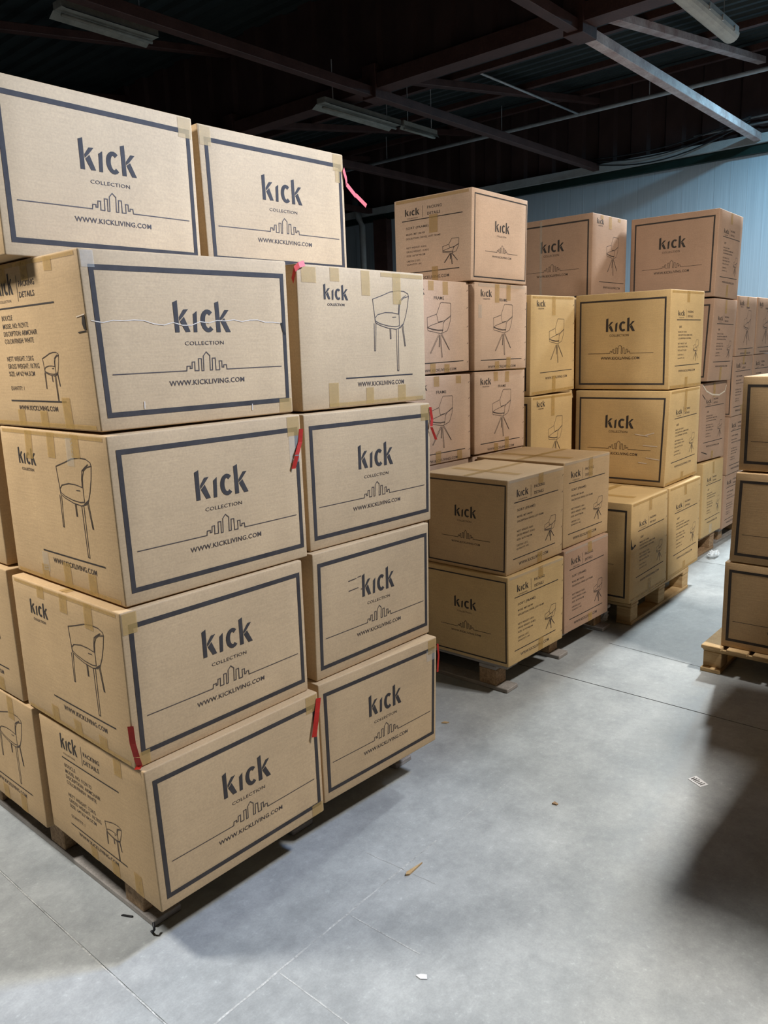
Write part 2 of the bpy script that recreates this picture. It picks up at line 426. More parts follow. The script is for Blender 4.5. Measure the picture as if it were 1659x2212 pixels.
batten('thin bare fluorescent lamp following the reflector lamp in the dark ceiling', 7.50, 8.14, 6.08, 4.14, False, 4.75, 0.35)
for x, y, z, wt, colr, sx, sy, lab, aim in LAMPS:
    t = thing('fill_lamp' if aim else 'strip_lamp', lab, 'lamp', (x, y, z), 0, 'lit lamps')
    if aim: t.rotation_euler = (Vector(aim) - Vector((x, y, z))).to_track_quat('-Z', 'Y').to_euler()
    s = MB(); s.box(-sx / 2, sx / 2, -sy / 2, sy / 2, 0.02, 0.09); s.build('housing', 'grey_metal', t, bevel=0.008)
    s = MB(); s.box(-sx / 2 + .02, sx / 2 - .02, -sy / 2 + .02, sy / 2 - .02, 0.008, 0.02); s.build('diffuser', emit_mat('lit_diffuser', colr, 12), t)
    for px in (-sx / 2.6, sx / 2.6):
        s = MB(); s.tube([(px, 0, .09), (px, 0, 0.55 if z < 4.5 else 0.30)], .006, 6); s.build('hanger', 'galv', t)
    ld = bpy.data.lights.new('lamp_light', 'AREA'); ld.shape = 'RECTANGLE'; ld.size = sx; ld.size_y = sy; ld.energy = wt; ld.color = colr
    if aim: ld.spread = math.radians(84 if x < 5 else 70)
    lo = bpy.data.objects.new('lamp_light', ld); COL.objects.link(lo); lo.parent = t; lo.location = (0, 0, 0.0)

# ================================================================ CARTONS
FONT = {}
def text_geo(txt, bold=0.0):
    key = (txt, bold)
    if key in FONT: return FONT[key]
    cu = bpy.data.curves.new('lettering', 'FONT'); cu.body = txt; cu.size = 1.0; cu.offset = bold; cu.resolution_u = 2
    cu.space_character = 1.06
    ob = bpy.data.objects.new('lettering', cu); COL.objects.link(ob)
    dg = bpy.context.evaluated_depsgraph_get()
    me = bpy.data.meshes.new_from_object(ob.evaluated_get(dg))
    vs = [(v.co.x, v.co.y) for v in me.vertices]; fs = [tuple(p.vertices) for p in me.polygons]
    xs = [a for a, _ in vs]; ys = [b_ for _, b_ in vs]; x0, x1, y0, y1 = min(xs), max(xs), min(ys), max(ys)
    g = ([((a - x0) / (x1 - x0), (b_ - y0) / (y1 - y0)) for a, b_ in vs], fs)
    bpy.data.objects.remove(ob); bpy.data.curves.remove(cu); bpy.data.meshes.remove(me)
    FONT[key] = g
    return g

LOGO = [[(0, .937), (.078, 1), (.075, .01), (0, .01)], [(.089, .492), (.171, .72), (.256, .73), (.157, .503), (.089, .37)],
        [(.096, .349), (.171, .492), (.263, .026), (.181, .016)], [(.331, .577), (.402, .677), (.384, .01), (.320, .01)],
        [(.733, .942), (.808, .995), (.811, 0), (.733, 0)], [(.819, .476), (.911, .714), (.989, .714), (.875, .455), (.819, .37)],
        [(.822, .349), (.893, .455), (1, 0), (.911, 0)]]
CITY = [(.417, .319), (.42, .346), (.436, .346), (.435, .332), (.444, .332), (.447, .369), (.46, .37), (.458, .318), (.478, .317), (.48, .388),
        (.495, .387), (.493, .316), (.503, .316), (.506, .403), (.522, .426), (.539, .404), (.536, .317), (.548, .317), (.551, .388), (.566, .388),
        (.566, .316), (.586, .316), (.586, .37), (.6, .369), (.599, .332), (.608, .331), (.609, .345), (.623, .345), (.625, .318)]
CITY = [((a - .417) / .208, (b_ - .318) / .108) for a, b_ in CITY]
TUB = [[(.547, .786), (.626, .816), (.694, .845), (.763, .857), (.816, .855), (.85, .838), (.856, .819)],
       [(.856, .819), (.814, .806), (.789, .785), (.773, .743), (.767, .683), (.767, .595)], [(.828, .824), (.796, .801), (.774, .781), (.764, .728), (.762, .682)],
       [(.856, .819), (.843, .738), (.823, .661), (.804, .611), (.764, .58)], [(.547, .786), (.555, .706), (.561, .648)],
       [(.561, .648), (.584, .674), (.647, .691), (.706, .691), (.762, .682)], [(.561, .648), (.566, .626), (.603, .608), (.669, .592), (.733, .587), (.767, .594)],
       [(.561, .64), (.563, .615), (.602, .595), (.669, .575), (.737, .567), (.777, .58), (.804, .607)], [(.71, .657), (.738, .659)],
       [(.553, .607), (.55, .407), (.559, .407), (.568, .604)], [(.683, .571), (.685, .496), (.692, .496), (.692, .569)],
       [(.79, .592), (.81, .438), (.817, .439), (.799, .595)], [(.739, .567), (.741, .25), (.754, .249), (.757, .568)]]
TUB = [[((a - .547) / .309, (b_ - .249) / .608) for a, b_ in l] for l in TUB]
SWV = [[(.477, .641), (.54, .761), (.554, .767), (.69, .762), (.701, .755), (.698, .629)], [(.337, .502), (.335, .603), (.477, .641), (.499, .559)],
       [(.337, .502), (.40, .525), (.499, .549), (.574, .565)], [(.499, .556), (.53, .563), (.574, .567), (.60, .577)], [(.583, .555), (.62, .585), (.698, .629)], [(.576, .545), (.610, .575), (.698, .619)],
       [(.341, .500), (.42, .482), (.50, .472), (.571, .473)], [(.345, .494), (.42, .474), (.50, .463), (.571, .465)],
       [(.337, .502), (.341, .467), (.541, .431), (.638, .463), (.660, .50), (.685, .56), (.698, .629)], [(.550, .431), (.568, .473), (.583, .555)],
       [(.500, .421), (.372, .228), (.384, .226), (.516, .421)], [(.512, .411), (.505, .292), (.512, .291), (.522, .411)],
       [(.522, .416), (.546, .178), (.558, .177), (.535, .416)], [(.543, .421), (.664, .256), (.673, .252), (.556, .424)]]
SWV = [[((a - .335) / .366, (b_ - .177) / .59) for a, b_ in l] for l in SWV]

class Carton:
    def __init__(self, label, u, v, yaw, w, d, z, h, deltas, mat, group, amp=0.0025, detail=True):
        self.w, self.d, self.h = w, d, h
        self.amp = amp
        ya = math.radians(yaw)
        du = Vector((math.cos(ya), math.sin(ya), 0)); dv = Vector((-math.sin(ya), math.cos(ya), 0))
        base = {'Fb': Vector((0, 0, 0)), 'Rb': du * w, 'Lb': dv * d, 'Bb': du * w + dv * d}
        self.c = {}
        for k, p in base.items():
            self.c[k] = p.copy(); self.c[k[0] + 't'] = p + Vector((0, 0, h))
        for k, e in deltas.items():
            e = Vector(e) * 0.001
            e.z = max(e.z, -0.001) if k[1] == 'b' else min(e.z, 0.001)
            self.c[k] = self.c[k] + e
        self.t = thing('carton', label, 'box', (u, v, z), 0, group)
        self.detail = detail
        self.prints = {}
        self.body(mat)
    def T(self, a, b_, c):
        x, y, z = a / self.w, b_ / self.d, c / self.h; q = self.c
        lo = (q['Fb'] * (1 - x) + q['Rb'] * x) * (1 - y) + (q['Lb'] * (1 - x) + q['Bb'] * x) * y
        hi = (q['Ft'] * (1 - x) + q['Rt'] * x) * (1 - y) + (q['Lt'] * (1 - x) + q['Bt'] * x) * y
        return lo * (1 - z) + hi * z
    def bul(self, s, t):
        s = min(1, max(0, s)); t = min(1, max(0, t))
        return self.amp * (4 * s * (1 - s)) * (4 * t * (1 - t))
    def P(self, face, s, t, off=0.0007):
        o = off if face == 'T' else self.bul(s, t) + off
        if face == 'R': return self.T(s * self.w, -o, t * self.h)
        if face == 'L': return self.T(-o, (1 - s) * self.d, t * self.h)
        if face == 'T': return self.T(s * self.w, t * self.d, self.h + o)
    def dims(self, face): return {'R': (self.w, self.h), 'L': (self.d, self.h), 'T': (self.w, self.d)}[face]
    def body(self, mat):
        r = 0.005; w, d, h = self.w, self.d, self.h
        def grid(n, L):
            return [0, r * .35, r] + [r + (L - 2 * r) * k / n for k in range(1, n)] + [L - r, L - r * .35, L]
        N = 8 if self.detail else 3
        gx, gy, gz = grid(N, w), grid(N, d), grid(N, h)
        bm = bmesh.new()
        def vert(a, b_, c, nrm):
            q = (min(max(a, r), w - r), min(max(b_, r), d - r), min(max(c, r), h - r)); e = Vector((a - q[0], b_ - q[1], c - q[2]))
            if e.length > 1e-9:
                e = e.normalized() * r; a, b_, c = q[0] + e.x, q[1] + e.y, q[2] + e.z
            if nrm == 'x': k = self.bul(b_ / d, c / h)
            elif nrm == 'y': k = self.bul(a / w, c / h)
            else: k = self.bul(a / w, b_ / d)
            if nrm == 'x': a += k if a > w / 2 else -k
            elif nrm == 'y': b_ += k if b_ > d / 2 else -k
            return bm.verts.new(self.T(a, b_, c))
        def face(g1, g2, fn):
            vs = [[fn(p, q) for q in g2] for p in g1]
            for i in range(len(g1) - 1):
                for j in range(len(g2) - 1): bm.faces.new((vs[i][j], vs[i + 1][j], vs[i + 1][j + 1], vs[i][j + 1]))
        face(gx, gz, lambda p, q: vert(p, 0, q, 'y')); face(gx, gz, lambda p, q: vert(p, d, q, 'y'))
        face(gy, gz, lambda p, q: vert(0, p, q, 'x')); face(gy, gz, lambda p, q: vert(w, p, q, 'x'))
        face(gx, gy, lambda p, q: vert(p, q, 0, 'z')); face(gx, gy, lambda p, q: vert(p, q, h, 'z'))
        bmesh.ops.remove_doubles(bm, verts=bm.verts, dist=2e-4)
        bmesh.ops.recalc_face_normals(bm, faces=bm.faces)
        me = bpy.data.meshes.new('body'); bm.to_mesh(me); bm.free()
        for p in me.polygons: p.use_smooth = True
        me.materials.append(MAT[mat])
        o = bpy.data.objects.new('body', me); COL.objects.link(o); o.parent = self.t
    # -- printing primitives; s, t are fractions of the face
    def acc(self, name, mat, off, face, sub=''):
        k = (name, face, sub)
        if k not in self.prints: self.prints[k] = (MB(), mat, off)
        return self.prints[k]
    def poly(self, name, face, pts, mat='ink', off=0.0007, sub=''):
        mbx = self.acc(name, mat, off, face, sub)[0]; mbx.poly([self.P(face, s, t, off) for s, t in pts])
    def line(self, name, face, pts, wd, mat='ink_thin', off=0.0007):
        W, H = self.dims(face)
        sub = '%s' % (pts[0],) if name in ('staple', 'crease', 'printed_rule', 'printed_lettering', 'ink_smudge') else ''
        for (s0, t0), (s1, t1) in zip(pts[:-1], pts[1:]):
            dx, dy = (s1 - s0) * W, (t1 - t0) * H; L = math.hypot(dx, dy)
            if L < 1e-6: continue
            ex, ey = dx / L * wd / 2, dy / L * wd / 2
            ax, ay = s0 * W - ex, t0 * H - ey; bx, by = s1 * W + ex, t1 * H + ey
            n = max(1, int(L / 0.07)); nx, ny = -ey, ex
            for k in range(n):
                f, g = k / n, (k + 1) / n
                p = (ax + (bx - ax) * f, ay + (by - ay) * f); q = (ax + (bx - ax) * g, ay + (by - ay) * g)
                self.poly(name, face, [((p[0] - nx) / W, (p[1] - ny) / H), ((q[0] - nx) / W, (q[1] - ny) / H), ((q[0] + nx) / W, (q[1] + ny) / H), ((p[0] + nx) / W, (p[1] + ny) / H)], mat, off, sub)
    def text(self, name, face, txt, s0, s1, t0, t1, bold=0.0, mat='ink_thin'):
        vs, fs = text_geo(txt, bold); mbx = self.acc(name, mat, 0.0007, face, txt)[0]; i = len(mbx.v)
        mbx.v += [tuple(self.P(face, s0 + (s1 - s0) * a, t0 + (t1 - t0) * b_)) for a, b_ in vs]
        mbx.f += [tuple(i + k for k in f) for f in fs]
    def logo(self, face, s0, s1, t0, t1, mat='ink'):
        def M(x, y): return (s0 + (s1 - s0) * x, t0 + (t1 - t0) * y)
        for pl in LOGO: self.poly('printed_logo', face, [M(*p) for p in pl], mat)
        n = 14; a0, a1 = math.radians(48), math.radians(312)
        for k in range(n):
            a, c = a0 + (a1 - a0) * k / n, a0 + (a1 - a0) * (k + 1) / n
            self.poly('printed_logo', face, [M(.588 + rx * math.cos(g), .365 + ry * math.sin(g)) for rx, ry, g in ((.132, .365, a), (.132, .365, c), (.050, .225, c), (.050, .225, a))], mat)
    def art(self, face, lines, s0, s1, t0, t1, wd, mat='ink_thin'):
        for l in lines: self.line('printed_chair', face, [(s0 + (s1 - s0) * x, t0 + (t1 - t0) * y) for x, y in l], wd, mat)
    def tape(self, face, s0, s1, t0, t1, mat='tape', skew=0.0):
        n = 6; mm = MB()
        for k in range(n):
            f, g = k / n, (k + 1) / n
            if abs(t1 - t0) * self.dims(face)[1] > abs(s1 - s0) * self.dims(face)[0]:
                q = [(s0 + skew * f, t0 + (t1 - t0) * f), (s1 + skew * f, t0 + (t1 - t0) * f), (s1 + skew * g, t0 + (t1 - t0) * g), (s0 + skew * g, t0 + (t1 - t0) * g)]
            else:
                q = [(s0 + (s1 - s0) * f, t0 + skew * f), (s0 + (s1 - s0) * g, t0 + skew * g), (s0 + (s1 - s0) * g, t1 + skew * g), (s0 + (s1 - s0) * f, t1 + skew * f)]
            mm.poly([self.P(face, s, t, 0.0013) for s, t in q])
        o = mm.build('tape', mat, self.t)
        if mat == 'clear': o['label'] = 'shiny clear tape'
    def ribbon(self, name, pts, wd, mat, side=(1, 0, 0), label=None):
        """a flat band through box-local metric points"""
        mm = MB(); P3 = [self.T(*p) for p in pts]; sd = Vector(side).normalized() * wd / 2
        for k, (p, q) in enumerate(zip(P3[:-1], P3[1:])):
            tw = Vector((0, 0, 0.004 * math.sin(k * 2.1)))
            n_ = (q - p).cross(sd).normalized() * 0.0006
            for sg in (1, -1): mm.poly([p - sd + n_ * sg, p + sd + n_ * sg, q + sd + tw + n_ * sg, q - sd + tw + n_ * sg])
        o = mm.build(name, mat, self.t)
        if label: o['label'] = label
    def done(self):
        for (name, _f, _s), (mbx, mat, off) in self.prints.items(): mbx.build(name, mat, self.t)

WEB = 'WWW.KICKLIVING.COM'
def lay_logo(b_, face, kind):
    if kind == 'A': fr, th, lg, co, sk, ww = (.034, .979, .075, .917), .0135, (.379, .660, .544, .733), (.42, .618, .469, .492), (.08, .939, .417, .625, .316, .426), (.327, .716, .231, .262)
    elif kind == 'D': fr, th, lg, co, sk, ww = (.048, .957, .049, .931), .0105, (.342, .648, .604, .745), (.381, .584, .554, .577), (.15, .839, .388, .60, .379, .466), (.29, .70, .314, .343)
    else: fr, th, lg, co, sk, ww = (.04, .982, .038, .950), .0065, (.39, .65, .565, .690), (.422, .591, .512, .530), (.225, .81, .43, .612, .338, .423), (.347, .695, .276, .298)
    W, H = b_.dims(face); tw, tt = th / W, th / H; a0, a1, c0, c1 = fr; n = 8
    for k in range(n):
        f, g = k / n, (k + 1) / n
        x0, x1 = a0 + (a1 - a0) * f, a0 + (a1 - a0) * g
        for y in (c0, c1 - tt): b_.poly('printed_border', face, [(x0, y), (x1, y), (x1, y + tt), (x0, y + tt)])
        y0, y1 = c0 + tt + (c1 - c0 - 2 * tt) * f, c0 + tt + (c1 - c0 - 2 * tt) * g
        for x in (a0, a1 - tw): b_.poly('printed_border', face, [(x, y0), (x + tw, y0), (x + tw, y1), (x, y1)])
    b_.logo(face, *lg)
    b_.text('printed_lettering', face, 'COLLECTION', *co)
    lw = .0026 if kind == 'A' else .0024
    s0, s1, c0, c1, t0, t1 = sk
    pts = [(s0, t0)] + [(c0 + (c1 - c0) * x, t0 + (t1 - t0) * y) for x, y in CITY] + [(s1, t0)]
    b_.line('printed_skyline', face, pts, lw, 'ink_thin')
    b_.text('printed_lettering', face, WEB, *ww, bold=.012, mat='ink_thin')

def lay_chair(b_, face, kind):
    if kind == 'A':
        b_.logo(face, .179, .356, .770, .878); b_.text('printed_lettering', face, 'COLLECTION', .202, .327, .728, .746, .02)
        b_.art(face, TUB, .547, .856, .249, .857, .0026); b_.line('printed_rule', face, [(.323, .213), (.873, .216)], .0042, 'ink')
        b_.text('printed_lettering', face, WEB, .408, .796, .146, .180, .012)
    elif kind == 'D':
        b_.logo(face, .122, .309, .887, .952); b_.text('printed_lettering', face, 'COLLECTION', .155, .276, .862, .875, .02)
        b_.art(face, SWV, .399, .741, .311, .765, .0028); b_.line('printed_rule', face, [(.208, .223), (.931, .223)], .0042, 'ink')
        b_.text('printed_lettering', face, WEB, .321, .818, .146, .174, .012)
    else:
        b_.logo(face, .105, .306, .842, .925); b_.text('printed_lettering', face, 'COLLECTION', .141, .267, .812, .826, .02)
        b_.text('printed_lettering', face, 'FRAME', .443, .597, .797, .830, .01)
        b_.art(face, SWV, .335, .701, .177, .767, .0026); b_.line('printed_rule', face, [(.111, .118), (.898, .121)], .0045, 'ink')
        b_.text('printed_lettering', face, WEB, .239, .78, .023, .053, .012)

def lay_pack(b_, face, kind):
    def L(txt, s0, s1, t0, hgt, bold=.004): b_.text('printed_lettering', face, txt, s0, s1, t0, t0 + hgt, bold)
    if kind == 'A':
        b_.logo(face, .222, .388, .812, .940); L('COLLECTION', .239, .358, .768, .015)
        b_.line('printed_rule', face, [(.432, .916), (.432, .769)], .002); L('PACKING', .450, .602, .850, .034, .012); L('DETAILS', .446, .592, .787, .034, .012)
        b_.line('printed_rule', face, [(.221, .735), (.754, .735)], .004, 'ink')
        for tx, s1, t in (('BOUCLE', .345, .662), ('MODEL NO: 9129172', .496, .612), ('DISCRIPTION: ARMCHAIR', .571, .566), ('COLOR/FINISH: WHITE', .529, .520),
                          ('NETT WEIGHT: 7.5KG', .504, .412), ('GROSS WEIGHT: 10.7KG', .549, .366), ('SIZE: 64*62*44.5CM', .496, .320), ('QUANTITY: 1', .373, .228)): L(tx, .236, s1, t, .030)
        b_.art(face, TUB, .588, .735, .170, .455, .0021); b_.line('printed_rule', face, [(.224, .166), (.744, .166)], .004, 'ink')
        L(WEB, .292, .664, .108, .030, .012)
    elif kind == 'D':
        b_.logo(face, .21, .397, .740, .795); L('COLLECTION', .235, .375, .716, .011)
        b_.line('printed_rule', face, [(.442, .812), (.442, .718)], .002); L('PACKING', .484, .660, .773, .021, .012); L('DETAILS', .488, .648, .726, .021, .012)
        b_.line('printed_rule', face, [(.178, .70), (.898, .70)], .0045, 'ink'); L('SORT', .244, .322, .619, .022, .01)
        for tx, s1, t in (('MODEL NO: 9128142', .469, .570), ('DISCRIPTION: ARMCHAIR', .642, .538), ('COLOR/FINISH: NATURAL', .609, .505), ('NETT WEIGHT: 7.6KG', .482, .452),
                          ('GROSS WEIGHT: 9.4KG', .514, .420), ('SIZE: 66*57*61CM', .472, .384), ('CARTON: 1', .398, .338), ('QUANTITY: 1PC', .426, .302)): L(tx, .226, s1, t, .016)
        b_.art(face, SWV, .689, .855, .273, .494, .002); b_.line('printed_rule', face, [(.155, .235), (.893, .240)], .0045, 'ink')
        L(WEB, .263, .77, .169, .022, .012)
    else:
        b_.logo(face, .149, .342, .805, .886); L('COLLECTION', .176, .320, .768, .014)
        b_.line('printed_rule', face, [(.387, .896), (.387, .772)], .002); L('PACKING', .445, .628, .853, .032, .012); L('DETAILS', .447, .611, .784, .032, .012)
        b_.line('printed_rule', face, [(.111, .751), (.885, .751)], .0045, 'ink'); L('SORT (FRAME)', .160, .463, .645, .034, .01)
        for tx, s1, t in (('MODEL: MET 548-900', .414, .586), ('DESCRIPTION: SWIVEL LOFT FRAME', .616, .536), ('NETT WEIGHT: 9.6KG', .430, .432), ('GROSS WEIGHT: 10.4KG', .461, .388),
                          ('SIZE: 56*53*46CM', .413, .342), ('CARTON: 2 OF 2', .345, .280), ('QUANTITY: 1PC', .366, .240)): L(tx, .160, s1, t, .021)
        b_.art(face, SWV, .643, .846, .204, .484, .0024); b_.line('printed_rule', face, [(.108, .153), (.849, .153)], .0045, 'ink')
        L(WEB, .205, .722, .068, .034, .012)

LAY = {'logo': lay_logo, 'chair': lay_chair, 'pack': lay_pack}
RNG = random.Random(11)
def edge_tapes(b_, face, cols=(.26, .50, .76), drop=.14, up=.13, edge=True, seed=0):
    """brown tape: short strips over the top and bottom edges of a side"""
    W, H = b_.dims(face); tw = .045 / W; R = random.Random(seed)
    for c in cols:
        b_.tape(face, c - tw / 2, c + tw / 2, 1 - drop * R.uniform(.6, 1.5), .992, skew=R.uniform(-.006, .006))
        if R.random() < .85: b_.tape(face, c - tw / 2 + .01, c + tw / 2 + .01, .008, up * R.uniform(.7, 1.4), skew=R.uniform(-.006, .006))
    if edge:
        b_.tape(face, .03, .97, .967, .990); b_.tape(face, .03, .97, .010, .036)
def corner_tape(b_, face, right=True, top=True):
    s0, s1 = (.915, .992) if right else (.008, .075); t0, t1 = (.86, .99) if top else (.01, .10)
    b_.tape(face, s0, s1, t0, t1)
def top_tapes(b_):
    b_.tape('T', .01, .99, .465, .535); b_.tape('T', .30, .40, .10, .90)
    b_.line('seam', 'T', [(.01, .5), (.99, .5)], .003, 'hollow', .0009)
BOXES = {}
def carton(code, label, group, mat, u, v, yaw, w, d, z, h, dl, faces=(), detail=True):
    b_ = Carton(label, u, v, yaw, w, d, z, h, dl, mat, group, amp=RNG.uniform(.0015, .0035) if detail else .001, detail=detail)
    for face, lay, kind in faces: LAY[lay](b_, face, kind)
    BOXES[code] = b_
    return b_

GA = 'armchair cartons on the nearest pallet'
GB = 'frame cartons on the second pallet'
GD = 'chair cartons on the third pallet'
GE = 'chair cartons on the fourth pallet'
GF = 'frame cartons on the farthest pallet'
GG = 'cartons on the pallet at the right edge'
R, L = 'R', 'L'
